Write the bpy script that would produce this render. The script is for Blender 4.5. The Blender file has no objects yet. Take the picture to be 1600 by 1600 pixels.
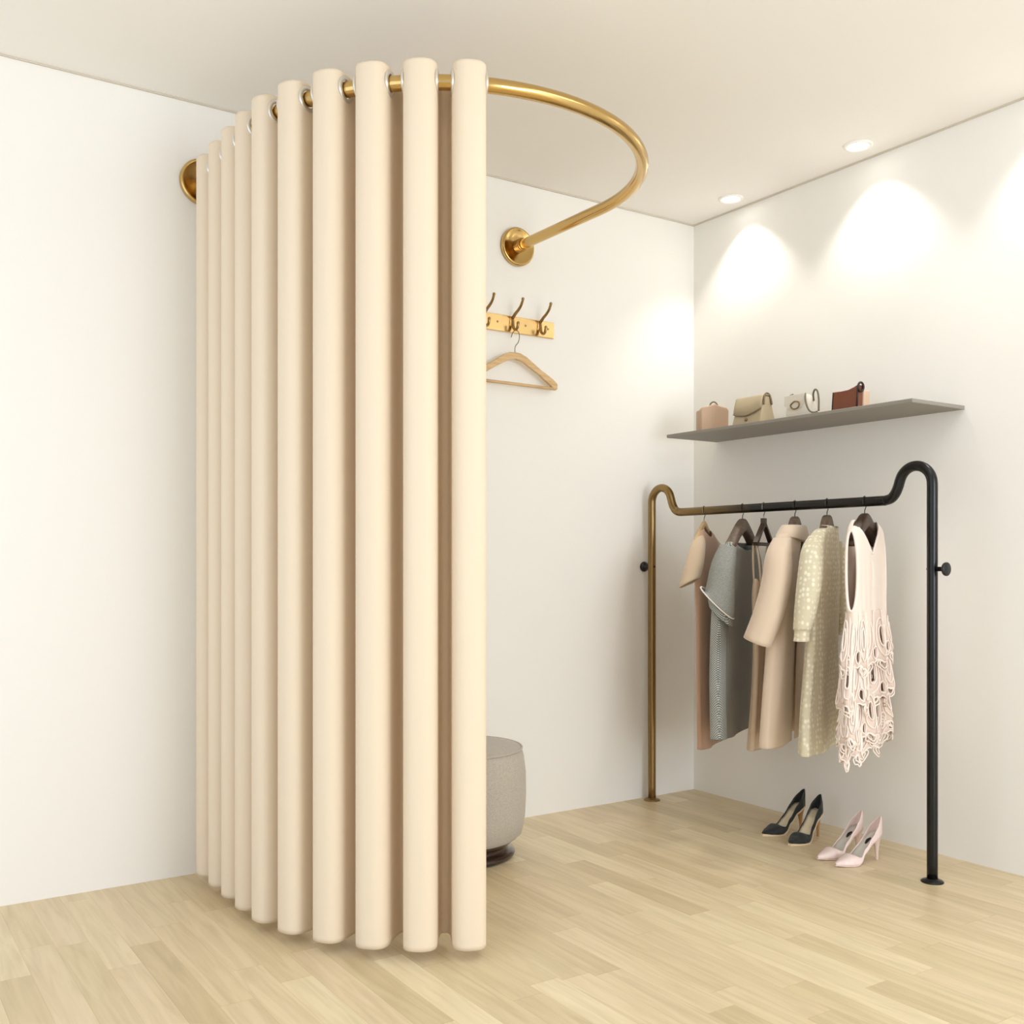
import bpy, bmesh, math, random
from mathutils import Vector, Matrix
random.seed(7)
PI = math.pi
WORLD, KEY, FRONT, CEIL, SPOT = .95, 17, 98, 7, 13
LC = (.87, .95, 1.06)
C = bpy.context.scene.collection
SC = bpy.context.scene

# ------------------------------------------------------------------ helpers
def lin(c):
    return tuple(((v/255)/12.92 if v/255 <= .04045 else ((v/255+.055)/1.055)**2.4) for v in c) + (1,)

def mat(name, rgb, rough=.6, metal=0, sheen=0, spec=.5, bump=0, bscale=200, emit=None, coat=0, stretch=None):
    m = bpy.data.materials.new(name); m.use_nodes = True
    nt = m.node_tree; b = nt.nodes['Principled BSDF']
    b.inputs['Base Color'].default_value = lin(rgb)
    b.inputs['Roughness'].default_value = rough
    b.inputs['Metallic'].default_value = metal
    b.inputs['Specular IOR Level'].default_value = spec
    b.inputs['Sheen Weight'].default_value = sheen
    b.inputs['Coat Weight'].default_value = coat
    if emit:
        b.inputs['Emission Color'].default_value = (1, .97, .92, 1)
        b.inputs['Emission Strength'].default_value = emit
    if bump:
        tc = nt.nodes.new('ShaderNodeTexCoord'); mp = nt.nodes.new('ShaderNodeMapping')
        n = nt.nodes.new('ShaderNodeTexNoise'); bp = nt.nodes.new('ShaderNodeBump')
        n.inputs['Scale'].default_value = bscale; n.inputs['Detail'].default_value = 3
        if stretch: mp.inputs['Scale'].default_value = stretch
        bp.inputs['Strength'].default_value = bump; bp.inputs['Distance'].default_value = .002
        nt.links.new(tc.outputs['Object'], mp.inputs[0]); nt.links.new(mp.outputs[0], n.inputs['Vector'])
        nt.links.new(n.outputs['Fac'], bp.inputs['Height']); nt.links.new(bp.outputs[0], b.inputs['Normal'])
    return m

def tint(m, rgb2, scale, lo, hi, stretch=(1, 1, 1), detail=3):
    """mottle the base colour between its own colour and rgb2 with noise"""
    nt = m.node_tree; b = nt.nodes['Principled BSDF']
    c1 = tuple(b.inputs['Base Color'].default_value)
    tc = nt.nodes.new('ShaderNodeTexCoord'); mp = nt.nodes.new('ShaderNodeMapping')
    mp.inputs['Scale'].default_value = stretch
    n = nt.nodes.new('ShaderNodeTexNoise'); n.inputs['Scale'].default_value = scale; n.inputs['Detail'].default_value = detail
    r = nt.nodes.new('ShaderNodeValToRGB')
    r.color_ramp.elements[0].position = lo; r.color_ramp.elements[0].color = c1
    r.color_ramp.elements[1].position = hi; r.color_ramp.elements[1].color = lin(rgb2)
    nt.links.new(tc.outputs['Object'], mp.inputs[0]); nt.links.new(mp.outputs[0], n.inputs['Vector'])
    nt.links.new(n.outputs['Fac'], r.inputs[0]); nt.links.new(r.outputs[0], b.inputs['Base Color'])
    return m

def obj(name, bm, m, parent=None, smooth=True, solid=0, sub=0, bevel=0, loc=None):
    bmesh.ops.recalc_face_normals(bm, faces=bm.faces)
    me = bpy.data.meshes.new(name); bm.to_mesh(me); bm.free()
    if smooth:
        for p in me.polygons: p.use_smooth = True
    me.materials.append(m)
    o = bpy.data.objects.new(name, me); C.objects.link(o)
    if parent: o.parent = parent
    if loc: o.location = loc
    if sub:
        s = o.modifiers.new('sub', 'SUBSURF'); s.levels = sub; s.render_levels = sub
    if solid:
        s = o.modifiers.new('thick', 'SOLIDIFY'); s.thickness = solid; s.offset = 0
    if bevel:
        s = o.modifiers.new('bevel', 'BEVEL'); s.width = bevel; s.segments = 3; s.limit_method = 'ANGLE'; s.angle_limit = .6
    return o

def thing(name, label, cat, loc=(0, 0, 0), rz=0, group=None):
    o = bpy.data.objects.new(name, None); C.objects.link(o)
    o.empty_display_size = .1
    o.location = loc; o.rotation_euler = (0, 0, rz)
    return tag(o, label, cat, group)

def tag(o, label, cat, group=None):
    o['label'] = label; o['category'] = cat
    if group: o['group'] = group
    return o

def struct(name, bm, m):
    o = obj(name, bm, m, smooth=False); o['kind'] = 'structure'; return o

def box(bm, x0, x1, y0, y1, z0, z1):
    v = [bm.verts.new((x, y, z)) for x in (x0, x1) for y in (y0, y1) for z in (z0, z1)]
    for f in ((0, 1, 3, 2), (4, 6, 7, 5), (0, 4, 5, 1), (2, 3, 7, 6), (0, 2, 6, 4), (1, 5, 7, 3)):
        bm.faces.new([v[i] for i in f])
    return bm

def tube(bm, pts, rad, seg=12, closed=False, flat=None):
    """sweep a circle (or flattened ellipse) along pts; rad number or list"""
    P = [Vector(p) for p in pts]; n = len(P)
    R = rad if isinstance(rad, (list, tuple)) else [rad]*n
    T = []
    for i in range(n):
        if closed: t = P[(i+1) % n]-P[i-1]
        else: t = P[min(i+1, n-1)]-P[max(i-1, 0)]
        T.append(t.normalized())
    up = Vector((0, 0, 1))
    if abs(T[0].dot(up)) > .9: up = Vector((1, 0, 0))
    nrm = (up-T[0]*up.dot(T[0])).normalized()
    rings = []
    for i in range(n):
        nrm = (nrm-T[i]*nrm.dot(T[i])).normalized()
        bi = T[i].cross(nrm)
        k = flat or 1
        rings.append([bm.verts.new(P[i]+nrm*(R[i]*math.cos(2*PI*j/seg))+bi*(R[i]*k*math.sin(2*PI*j/seg))) for j in range(seg)])
    m = n if closed else n-1
    for i in range(m):
        a, b = rings[i], rings[(i+1) % n]
        for j in range(seg):
            bm.faces.new((a[j], a[(j+1) % seg], b[(j+1) % seg], b[j]))
    if not closed:
        bm.faces.new(rings[0]); bm.faces.new(rings[-1])
    return bm

def lathe(bm, prof, seg=48, M=None, cap=True):
    """prof = [(r, z)...] revolved about z, then transformed by M"""
    M = M or Matrix.Identity(4); rings = []
    for r, z in prof:
        if r < 1e-6: rings.append([bm.verts.new(M @ Vector((0, 0, z)))])
        else: rings.append([bm.verts.new(M @ Vector((r*math.cos(2*PI*j/seg), r*math.sin(2*PI*j/seg), z))) for j in range(seg)])
    for a, b in zip(rings, rings[1:]):
        for j in range(seg):
            k = (j+1) % seg
            if len(a) == 1 and len(b) == 1: continue
            if len(a) == 1: bm.faces.new((a[0], b[j], b[k]))
            elif len(b) == 1: bm.faces.new((a[j], a[k], b[0]))
            else: bm.faces.new((a[j], a[k], b[k], b[j]))
    if cap:
        for r in (rings[0], rings[-1]):
            if len(r) > 2: bm.faces.new(r)
    return bm

def spline(pts, n=8, closed=False):
    P = [Vector(p) for p in pts]; out = []; N = len(P)
    rng = range(N) if closed else range(N-1)
    for i in rng:
        if closed: p0, p1, p2, p3 = P[i-1], P[i], P[(i+1) % N], P[(i+2) % N]
        else: p0, p1, p2, p3 = P[max(i-1, 0)], P[i], P[i+1], P[min(i+2, N-1)]
        for k in range(n):
            t = k/n
            out.append(.5*((2*p1)+(p2-p0)*t+(2*p0-5*p1+4*p2-p3)*t*t+(3*p1-p0-3*p2+p3)*t**3))
    if not closed: out.append(P[-1])
    return out

def AX(d, loc=(0, 0, 0)):
    """matrix that turns +z to direction d and moves to loc"""
    return Matrix.Translation(loc) @ Vector((0, 0, 1)).rotation_difference(Vector(d)).to_matrix().to_4x4()

def sgp(v, p): return math.copysign(abs(v)**p, v)

def prism(bm, pts, y0, y1):
    """extrude an xz outline along y"""
    a = [bm.verts.new((x, y0, z)) for x, z in pts]; b = [bm.verts.new((x, y1, z)) for x, z in pts]
    n = len(pts)
    bm.faces.new(a); bm.faces.new(b[::-1])
    for i in range(n): bm.faces.new((a[i], b[i], b[(i+1) % n], a[(i+1) % n]))
    return bm

# ------------------------------------------------------------------ materials
M_wall = mat('wall_paint', (240, 238, 233), .75, bump=.08, bscale=90)
M_ceil = mat('ceiling_paint', (241, 239, 235), .85)
M_cloth = mat('curtain_fabric', (229, 213, 190), .9, sheen=.05, spec=.2, bump=.12, bscale=900)
M_brass = mat('brushed_brass', (204, 171, 110), .16, 1, bump=.04, bscale=60, stretch=(1, 1, 14))
M_brassd = mat('brass_collar', (176, 136, 78), .22, 1)
M_chrome = mat('grommet_metal', (222, 218, 210), .3, .75)
M_plate = mat('gold_plate', (232, 198, 138), .22, 1)
M_hook = mat('antique_hook', (166, 136, 92), .2, 1)
M_paleW = tint(mat('pale_wood', (216, 184, 138), .5), (196, 160, 112), 14, .35, .7, (1, 8, 8))
M_taupeW = tint(mat('taupe_wood', (112, 94, 78), .5), (84, 68, 56), 16, .35, .7, (1, 6, 6))
M_darkW = tint(mat('dark_wood', (74, 54, 40), .45), (54, 38, 28), 16, .35, .7, (1, 6, 6))
M_wire = mat('hanger_wire', (72, 66, 58), .3, 1)
M_wireg = mat('steel_wire', (150, 140, 124), .25, 1)
M_shelf = mat('grey_shelf', (142, 137, 128), .55, bump=.05)
M_stool = mat('stool_fabric', (186, 178, 166), .95, sheen=.2, bump=.5, bscale=420)
tint(M_stool, (170, 161, 148), 260, .4, .65)
M_walnut = mat('walnut_plinth', (48, 28, 20), .22, coat=.5)
M_black = mat('black_metal', (16, 15, 14), .35, 0)
M_lens = mat('lamp_lens', (255, 250, 240), .5, emit=9)
M_white = mat('white_trim', (246, 243, 238), .5)

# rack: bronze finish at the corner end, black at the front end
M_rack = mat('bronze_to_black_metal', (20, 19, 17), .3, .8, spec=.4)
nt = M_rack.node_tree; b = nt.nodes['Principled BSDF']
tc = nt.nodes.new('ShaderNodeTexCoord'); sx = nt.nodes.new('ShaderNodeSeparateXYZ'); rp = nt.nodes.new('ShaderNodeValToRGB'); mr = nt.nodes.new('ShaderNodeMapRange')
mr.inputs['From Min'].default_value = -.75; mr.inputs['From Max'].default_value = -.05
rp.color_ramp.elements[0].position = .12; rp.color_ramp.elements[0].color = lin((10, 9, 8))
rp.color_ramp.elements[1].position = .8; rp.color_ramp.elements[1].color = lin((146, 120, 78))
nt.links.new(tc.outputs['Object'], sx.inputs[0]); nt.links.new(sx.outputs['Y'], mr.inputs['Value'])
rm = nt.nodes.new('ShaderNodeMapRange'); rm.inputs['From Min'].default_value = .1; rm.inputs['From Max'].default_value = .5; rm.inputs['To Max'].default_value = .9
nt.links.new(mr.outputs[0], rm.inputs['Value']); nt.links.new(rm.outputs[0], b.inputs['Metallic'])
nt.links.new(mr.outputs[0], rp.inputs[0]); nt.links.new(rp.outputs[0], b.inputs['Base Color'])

# floor: narrow oak strips running along Y
M_floor = mat('oak_strips', (215, 190, 148), .36, spec=.4)
nt = M_floor.node_tree; b = nt.nodes['Principled BSDF']; L = nt.links.new
def nd(t, **k):
    n = nt.nodes.new('ShaderNode'+t)
    for a, v in k.items(): setattr(n, a, v)
    return n
def mth(op, a, c=None):
    n = nd('Math', operation=op)
    for i, v in ((0, a), (1, c)):
        if v is None: continue
        if isinstance(v, (int, float)): n.inputs[i].default_value = v
        else: L(v, n.inputs[i])
    return n.outputs[0]
tc = nd('TexCoord'); sp = nd('SeparateXYZ'); L(tc.outputs['Object'], sp.inputs[0])
xs = mth('DIVIDE', sp.outputs['X'], .085); col = mth('FLOOR', xs); fx = mth('FRACT', xs)
wn = nd('TexWhiteNoise', noise_dimensions='1D'); L(col, wn.inputs['W'])
ys = mth('ADD', mth('DIVIDE', sp.outputs['Y'], .62), mth('MULTIPLY', wn.outputs['Value'], 7.3)); row = mth('FLOOR', ys); fy = mth('FRACT', ys)
cb = nd('CombineXYZ'); L(col, cb.inputs[0]); L(row, cb.inputs[1])
w2 = nd('TexWhiteNoise', noise_dimensions='2D'); L(cb.outputs[0], w2.inputs['Vector'])
rmp = nd('ValToRGB'); L(w2.outputs['Value'], rmp.inputs[0])
cr = rmp.color_ramp; cr.elements[0].position = 0; cr.elements[0].color = lin((208, 189, 152))
cr.elements[1].position = 1; cr.elements[1].color = lin((231, 216, 181))
for p_, c_ in ((.3, (217, 200, 163)), (.55, (222, 203, 169)), (.8, (225, 208, 173))):
    e = cr.elements.new(p_); e.color = lin(c_)
mp = nd('Mapping'); mp.inputs['Scale'].default_value = (26, 1.8, 1); off = nd('VectorMath', operation='ADD')
L(tc.outputs['Object'], off.inputs[0]); sc3 = nd('VectorMath', operation='SCALE'); sc3.inputs['Scale'].default_value = 3.7
L(cb.outputs[0], sc3.inputs[0]); L(sc3.outputs[0], off.inputs[1]); L(off.outputs[0], mp.inputs[0])
gn = nd('TexNoise'); gn.inputs['Scale'].default_value = 1.6; gn.inputs['Detail'].default_value = 5; gn.inputs['Distortion'].default_value = .8; L(mp.outputs[0], gn.inputs['Vector'])
gr = nd('ValToRGB'); gr.color_ramp.elements[0].position = .3; gr.color_ramp.elements[0].color = (.80, .77, .72, 1); gr.color_ramp.elements[1].position = .62; gr.color_ramp.elements[1].color = (1, 1, 1, 1)
L(gn.outputs['Fac'], gr.inputs[0])
mx = nd('Mix', data_type='RGBA', blend_type='MULTIPLY'); mx.inputs[0].default_value = .75
L(rmp.outputs[0], mx.inputs[6]); L(gr.outputs[0], mx.inputs[7])
seam = mth('MAXIMUM', mth('LESS_THAN', fx, .014), mth('LESS_THAN', fy, .003))
mx2 = nd('Mix', data_type='RGBA', blend_type='MULTIPLY'); L(mth('MULTIPLY', seam, .5), mx2.inputs[0]); L(mx.outputs[2], mx2.inputs[6]); mx2.inputs[7].default_value = (.72, .62, .5, 1)
L(mx2.outputs[2], b.inputs['Base Color'])

# ------------------------------------------------------------------ room (corner at the origin, room towards -X and -Y)
H = 2.6
XL, YF = -4.7, -6.2
struct('floor', box(bmesh.new(), XL, .1, YF, .1, -.1, 0), M_floor)
struct('ceiling', box(bmesh.new(), XL, .1, YF, .1, H, H+.1), M_ceil)
struct('wall_back', box(bmesh.new(), XL, .1, 0, .1, 0, H), M_wall)
struct('wall_right', box(bmesh.new(), 0, .1, YF, 0, 0, H), M_wall)
struct('blocker_wall_front', box(bmesh.new(), -2.5, .1, YF-.1, YF, 0, H), M_wall)  # unseen partial wall, added to cut light from the right front

M_joint_shade = mat('painted_joint_shade', (206, 197, 182), .7)  # shade of the wall-ceiling joint, painted as colour on thin added strips
struct('joint_shade_1', box(bmesh.new(), -.006, 0, YF, 0, H-.006, H), M_joint_shade)
struct('joint_shade_2', box(bmesh.new(), XL, -.006, -.006, 0, H-.006, H), M_joint_shade)

# ------------------------------------------------------------------ curtain rod and curtain
RX, RR, RL, RZ, RT = -1.628, .64, .54, 2.33, .0205
def rodp(s):
    if s < RL: return Vector((RX-RR, -s, 0)), Vector((0, -1, 0)), Vector((-1, 0, 0))
    th = (s-RL)/RR
    if th < PI:
        return (Vector((RX-RR*math.cos(th), -RL-RR*math.sin(th), 0)), Vector((math.sin(th), -math.cos(th), 0)), Vector((-math.cos(th), -math.sin(th), 0)))
    return Vector((RX+RR, -RL+(s-RL-PI*RR), 0)), Vector((0, 1, 0)), Vector((1, 0, 0))
rod = thing('curtain_rod', 'U-shaped brushed brass curtain rod with two round flanges on the back wall', 'curtain rod', (RX, 0, RZ))
S_end = 2*RL+PI*RR
pts = [rodp(S_end*i/120)[0]-Vector((RX, 0, 0)) for i in range(121)]
pts[0].y = -.02; pts[-1].y = -.02
obj('rail', tube(bmesh.new(), pts, RT, 24), M_brass, rod)
for sx_ in (-1, 1):
    fl = obj('flange', lathe(bmesh.new(), [(0, 0), (.074, 0), (.078, .004), (.078, .017), (.074, .022), (.068, .022), (.066, .019), (.03, .019), (0, .019)], 64, AX((0, -1, 0), (sx_*RR, 0, 0))), M_brass, rod)
    obj('collar', lathe(bmesh.new(), [(0, .018), (.027, .018), (.027, .05), (.025, .053), (.0206, .053)], 40, AX((0, -1, 0), (sx_*RR, 0, 0)), cap=False), M_brassd, fl)

PIT, S10, AO, AI, WO = .128, 1.270, .05, .088, .0435
WI = PIT/2-WO
prof = []   # (s, n) along the cloth
for k in range(1, 11):
    c = S10-(10-k)*PIT
    if k == 1:
        for i in range(9):       # half valley against the wall
            ph = PI/2*(1-i/9)
            prof.append((c-WO-WI+WI*(1-sgp(math.cos(ph-PI/2), 1))*0+WI*(1-math.cos(PI/2-ph)), -AI*math.sin(ph)**.85))
    for i in range(41):
        ph = PI*(1-i/40)
        prof.append((c+WO*sgp(math.cos(ph), 2/2.5), AO*max(0, math.sin(ph))**(2/2.6)))
    if k < 10:
        for i in range(1, 28):
            ph = PI*(1-i/28)
            prof.append((c+PIT/2+WI*sgp(math.cos(ph), .62), -AI*math.sin(ph)**.62))
    else:
        for i in range(1, 7): prof.append((c+WO, -.006*i))
ZB, ZT = .03, 2.372
rows = [ZB, ZB+.012]+[ZB+.012+(2.27-ZB-.012)*i/16 for i in range(1, 17)]
z = 2.27
while z < ZT-.004:
    z += .006; rows.append(min(z, ZT))
cur = thing('curtain', 'cream floor-length fabric curtain in tall round folds on the brass rod', 'curtain', (RX, 0, 0))
bm = bmesh.new(); grid = []
for (s, n) in prof:
    p, T, N = rodp(s); q = p+N*n-Vector((RX, 0, 0))
    grid.append([bm.verts.new((q.x, min(q.y, -.012), zz)) for zz in rows])
hole = .028
for i in range(len(prof)-1):
    nm = (prof[i][1]+prof[i+1][1])/2
    for j in range(len(rows)-1):
        zm = (rows[j]+rows[j+1])/2
        if nm*nm+(zm-RZ)**2 < hole*hole: continue
        bm.faces.new((grid[i][j], grid[i+1][j], grid[i+1][j+1], grid[i][j+1]))
bmesh.ops.delete(bm, geom=[v for v in bm.verts if not v.link_faces], context='VERTS')
obj('cloth', bm, M_cloth, cur, solid=.003)
gme = None
for k in range(1, 11):
    for sg in (-1, 1):
        p, T, N = rodp(S10-(10-k)*PIT+sg*WO)
        Mx = AX(T, p-Vector((RX, 0, -RZ)))
        if gme is None:
            g = obj('grommet', lathe(bmesh.new(), [(.0235, -.003), (.0245, -.0042), (.029, -.0048), (.034, -.0034), (.0355, -.001), (.0355, .001), (.034, .0034), (.029, .0048), (.0245, .0042), (.0235, .003), (.0235, -.003)], 40, cap=False), M_chrome, cur)
            gme = g.data
        else:
            g = bpy.data.objects.new('grommet', gme); C.objects.link(g); g.parent = cur
        g.matrix_local = Mx
        g['label'] = 'silver grommet'

# ------------------------------------------------------------------ hook rail and wooden hanger on the back wall
HZ0, HZ1 = 1.978, 2.045
hr = thing('coat_hook_rail', 'polished gold wall rail with curved coat hooks beside the curtain', 'coat hook rail', (-1.154, 0, HZ0))
obj('back_plate', box(bmesh.new(), -.35, .35, -.012, 0, 0, HZ1-HZ0), M_plate, hr, smooth=False, bevel=.002)
for k in range(5):
    x = (k-2)*.137
    h = obj('hook', tube(bmesh.new(), spline([(x, -.012, .058), (x, -.022, .060), (x, -.040, .072), (x, -.060, .082), (x, -.080, .097), (x, -.092, .116)], 8), [.0074-.0024*i/40 for i in range(41)], 12), M_hook, hr)
    bm = bmesh.new()
    tube(bm, spline([(x, -.014, .056), (x, -.019, .040), (x, -.026, .016), (x, -.040, .006), (x, -.053, .012), (x, -.058, .028)], 8), [.007-.002*i/40 for i in range(41)], 12)
    obj('lower_prong', bm, M_hook, h)
    for c in ((x, -.0925, .119), (x, -.058, .030)):
        bm = bmesh.new(); bmesh.ops.create_uvsphere(bm, u_segments=14, v_segments=10, radius=.0065, matrix=Matrix.Translation(c))
        obj('ball_tip', bm, M_hook, h)
    bm = bmesh.new()
    lathe(bm, [(0, 0), (.011, 0), (.011, .003), (.008, .005), (0, .005)], 20, Matrix.Translation((x, -.0125, .044)) @ Matrix.Scale(1.9, 4, (0, 0, 1)) @ AX((0, -1, 0)))
    obj('mount', bm, M_plate, h)
for x in (-.32, -.205, -.068, .068, .205, .318):
    obj('screw', lathe(bmesh.new(), [(0, 0), (.0045, 0), (.004, .0015), (0, .002)], 16, AX((0, -1, 0), (x, -.0118, .036))), M_hook, hr)

def hook_wire(bm, z_ap, r=.0017, rx=.0225, rz=.0195, cz=0):
    P = [(0, 0, z_ap-.012), (0, 0, cz-.034), (.006, 0, cz-.026), (.017, 0, cz-.017), (rx, 0, cz-.002)]
    P += [(rx*math.cos(a), 0, cz+rz*math.sin(a)) for a in [PI*i/8 for i in range(1, 9)]]
    P += [(-rx*.93, 0, cz-.009)]
    return tube(bm, spline(P, 5), r, 8)

def shoulder_bar(bm, half, drop, z0, th=(.012, .02), hh=(.024, .016), arch=1.4):
    """wooden hanger arms: swept upright ellipse, thicker through the shoulder"""
    n = 24; rings = []
    for i in range(-n, n+1):
        t = i/n; x = half*t; a = abs(t)
        zc = z0-drop*(a**arch)-hh[0]*.9
        ty = th[0]+(th[1]-th[0])*a; hz = hh[0]+(hh[1]-hh[0])*min(1, a*1.6)
        if a > .93: k = max(.15, math.sqrt(max(0, 1-((a-.93)/.075)**2))); ty *= k; hz *= k
        sl = math.atan(drop*arch*(a**(arch-1))/half)*(1 if t > 0 else -1)
        ring = []
        for j in range(16):
            w = 2*PI*j/16; yy = ty*sgp(math.cos(w), .5); zz = hz*sgp(math.sin(w), .5)
            ring.append(bm.verts.new((x+zz*math.sin(sl)*.8, yy, zc+zz*math.cos(sl))))
        rings.append(ring)
    for a, b_ in zip(rings, rings[1:]):
        for j in range(16): bm.faces.new((a[j], a[(j+1) % 16], b_[(j+1) % 16], b_[j]))
    bm.faces.new(rings[0]); bm.faces.new(rings[-1])
    return bm

# pale hanger on the rail
ph = thing('clothes_hanger', 'empty pale wooden clothes hanger with trouser bar on the gold hook rail', 'clothes hanger', (-1.024, -.046, 1.75), math.radians(2))
bm = bmesh.new()
outer = [(-.214, .012), (-.214, .034), (-.19, .052), (-.12, .088), (-.055, .128), (-.025, .139), (0, .141), (.025, .139), (.055, .128), (.12, .088), (.19, .052), (.214, .034), (.214, .012)]
inner = [(.197, .012), (.12, .062), (.04, .104), (0, .114), (-.04, .104), (-.12, .062), (-.197, .012)]
prism(bm, outer+inner, -.007, .007)
obj('shoulder_bar', bm, M_paleW, ph, smooth=False, bevel=.003)
obj('trouser_bar', tube(bmesh.new(), [(-.207, 0, .014), (.207, 0, .014)], .0065, 12), M_paleW, ph)
bm = bmesh.new()
P = [(0, 0, .135), (0, 0, .158), (.006, 0, .168), (.022, 0, .178), (.030, 0, .196), (.024, 0, .218), (.004, 0, .229), (-.016, 0, .222), (-.026, 0, .206)]
tube(bm, spline([(0, -x, z_) for x, y, z_ in P], 6), .0018, 8)
obj('hook', bm, M_wireg, ph)

# ------------------------------------------------------------------ upholstered stool
st = thing('stool', 'round grey upholstered stool on a dark walnut plinth behind the curtain', 'stool', (-1.442, -.292, 0))
obj('cushion', lathe(bmesh.new(), [(0, .064), (.19, .064), (.218, .069), (.235, .085), (.246, .14), (.250, .22), (.249, .30), (.242, .355), (.234, .382), (.228, .388), (.20, .393), (.12, .400), (0, .402)], 72), M_stool, st)
obj('piping', tube(bmesh.new(), [(.2345*math.cos(2*PI*i/96), .2345*math.sin(2*PI*i/96), .3845) for i in range(96)], .0042, 10, closed=True), M_stool, st)
obj('plinth', lathe(bmesh.new(), [(0, .003), (.200, .003), (.208, .007), (.210, .014), (.206, .021), (.198, .025), (.187, .030), (.184, .038), (.188, .048), (.200, .055), (.201, .064), (0, .064)], 72), M_walnut, st)

# ------------------------------------------------------------------ downlights
WX = 0
lights = [(-.131, -1.008, 'small round white recessed ceiling spotlight above the right end of the grey shelf'),
          (-.115, -.346, 'small round white recessed ceiling spotlight nearest the back wall corner'),
          (-.131, -1.72, 'small round white recessed ceiling spotlight farthest from the back wall')]
for x, y, lab in lights:
    d = thing('ceiling_spotlight', lab, 'ceiling light', (x, y, H), 0, 'recessed ceiling spotlights')
    obj('trim_ring', lathe(bmesh.new(), [(.036, 0), (.054, 0), (.053, -.004), (.048, -.007), (.040, -.006), (.036, 0)], 48, cap=False), M_white, d)
    obj('lens', lathe(bmesh.new(), [(0, -.0025), (.038, -.002), (.038, 0), (0, 0)], 40), M_lens, d)
    ld = bpy.data.lights.new('spot', 'SPOT'); ld.energy = SPOT; ld.spot_size = math.radians(100); ld.spot_blend = .6; ld.shadow_soft_size = .03; ld.color = (1, .96, .89)
    lo = bpy.data.objects.new('spot', ld); C.objects.link(lo); lo.location = (x, y, H-.012)
    lo.rotation_euler = (0, math.radians(-4), 0)

# ------------------------------------------------------------------ grey wall shelf
sh = obj('wall_shelf', box(bmesh.new(), -.30, 0, -1.355, -.145, 1.585, 1.599), M_shelf, smooth=False, bevel=.0025)
tag(sh, 'long grey floating wall shelf above the clothes rack', 'shelf')
SZ = 1.599

# ------------------------------------------------------------------ clothes rack
RKX, RY0, RY1, BZ = -.305, -.056, -1.433, 1.26
rk = thing('clothes_rack', 'arched pipe clothes rack, bronze at the corner end and black at the front', 'clothes rack', (RKX, 0, 0))
half = [(0, .004), (0, .4), (0, .8), (0, 1.15), (0, 1.25), (0, 1.306)] + [(.062-.062*math.cos(a), 1.308+.062*math.sin(a)) for a in [PI*i/10 for i in range(1, 10)]] + [(.129, 1.304), (.139, 1.284), (.154, 1.268), (.176, 1.261), (.205, BZ)]
path = [(0, RY0-d, z_) for d, z_ in half]+[(0, -.5, BZ), (0, -.75, BZ), (0, -1.0, BZ)]+[(0, RY1+d, z_) for d, z_ in half[::-1]]
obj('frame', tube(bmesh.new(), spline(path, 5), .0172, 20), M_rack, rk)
for y in (RY0, RY1):
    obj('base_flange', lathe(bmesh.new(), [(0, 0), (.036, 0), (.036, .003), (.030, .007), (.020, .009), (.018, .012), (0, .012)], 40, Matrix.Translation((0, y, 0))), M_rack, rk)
    s = 1 if y == RY0 else -1
    Mx = AX((0, s, 0), (0, y, 1.027))
    obj('wall_fixing', lathe(bmesh.new(), [(0, .012), (.0075, .012), (.0075, .040), (.012, .042), (.021, .046), (.0225, .049), (.0225, .053), (.019, .0555), (0, .0555)], 32, Mx), M_black, rk)
    obj('screw', lathe(bmesh.new(), [(0, -.0205), (.004, -.020), (.005, -.018), (.005, -.012), (0, -.012)], 12, Mx), M_black, rk)

# ------------------------------------------------------------------ garments
def cyc(c, s, e): return sgp(c, 2/e), sgp(s, 2/e)
def loft(bm, levels, seg=56, e=2.6, fold=None, skip=None):
    """levels: (z, cx, cy, a, b[, dip]); dip lowers the -y (front) side. open top and bottom"""
    rings = []
    for li, lv in enumerate(levels):
        z_, cx, cy, a, b_ = lv[:5]; dip = lv[5] if len(lv) > 5 else 0
        ring = []
        for j in range(seg):
            t = 2*PI*j/seg; c, s = cyc(math.cos(t), math.sin(t), e)
            f = fold(t, z_) if fold else (0, 0)
            zz = z_-dip*max(0, -math.sin(t))**1.5*max(0, 1-abs(c)*.6)
            ring.append(bm.verts.new((cx+a*c*(1+f[0]), cy+b_*s+f[1]*(1 if s > 0 else -1)*min(1, abs(s)*3), zz)))
        rings.append(ring)
    for i in range(len(rings)-1):
        for j in range(seg):
            if skip and skip((j+.5)/seg*2*PI, (levels[i][0]+levels[i+1][0])/2): continue
            k = (j+1) % seg
            bm.faces.new((rings[i][j], rings[i][k], rings[i+1][k], rings[i+1][j]))
    bmesh.ops.delete(bm, geom=[v for v in bm.verts if not v.link_faces], context='VERTS')
    return rings

def interp(levels, n):
    """smoothly resample loft levels"""
    W = len(levels[0]); out = []
    L_ = levels
    for i in range(len(L_)-1):
        p0, p1, p2, p3 = L_[max(i-1, 0)], L_[i], L_[i+1], L_[min(i+2, len(L_)-1)]
        for k in range(n):
            t = k/n
            out.append(tuple(.5*((2*p1[q])+(p2[q]-p0[q])*t+(2*p0[q]-5*p1[q]+4*p2[q]-p3[q])*t*t+(3*p1[q]-p0[q]-3*p2[q]+p3[q])*t**3) for q in range(W)))
    out.append(tuple(L_[-1])); return out

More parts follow.
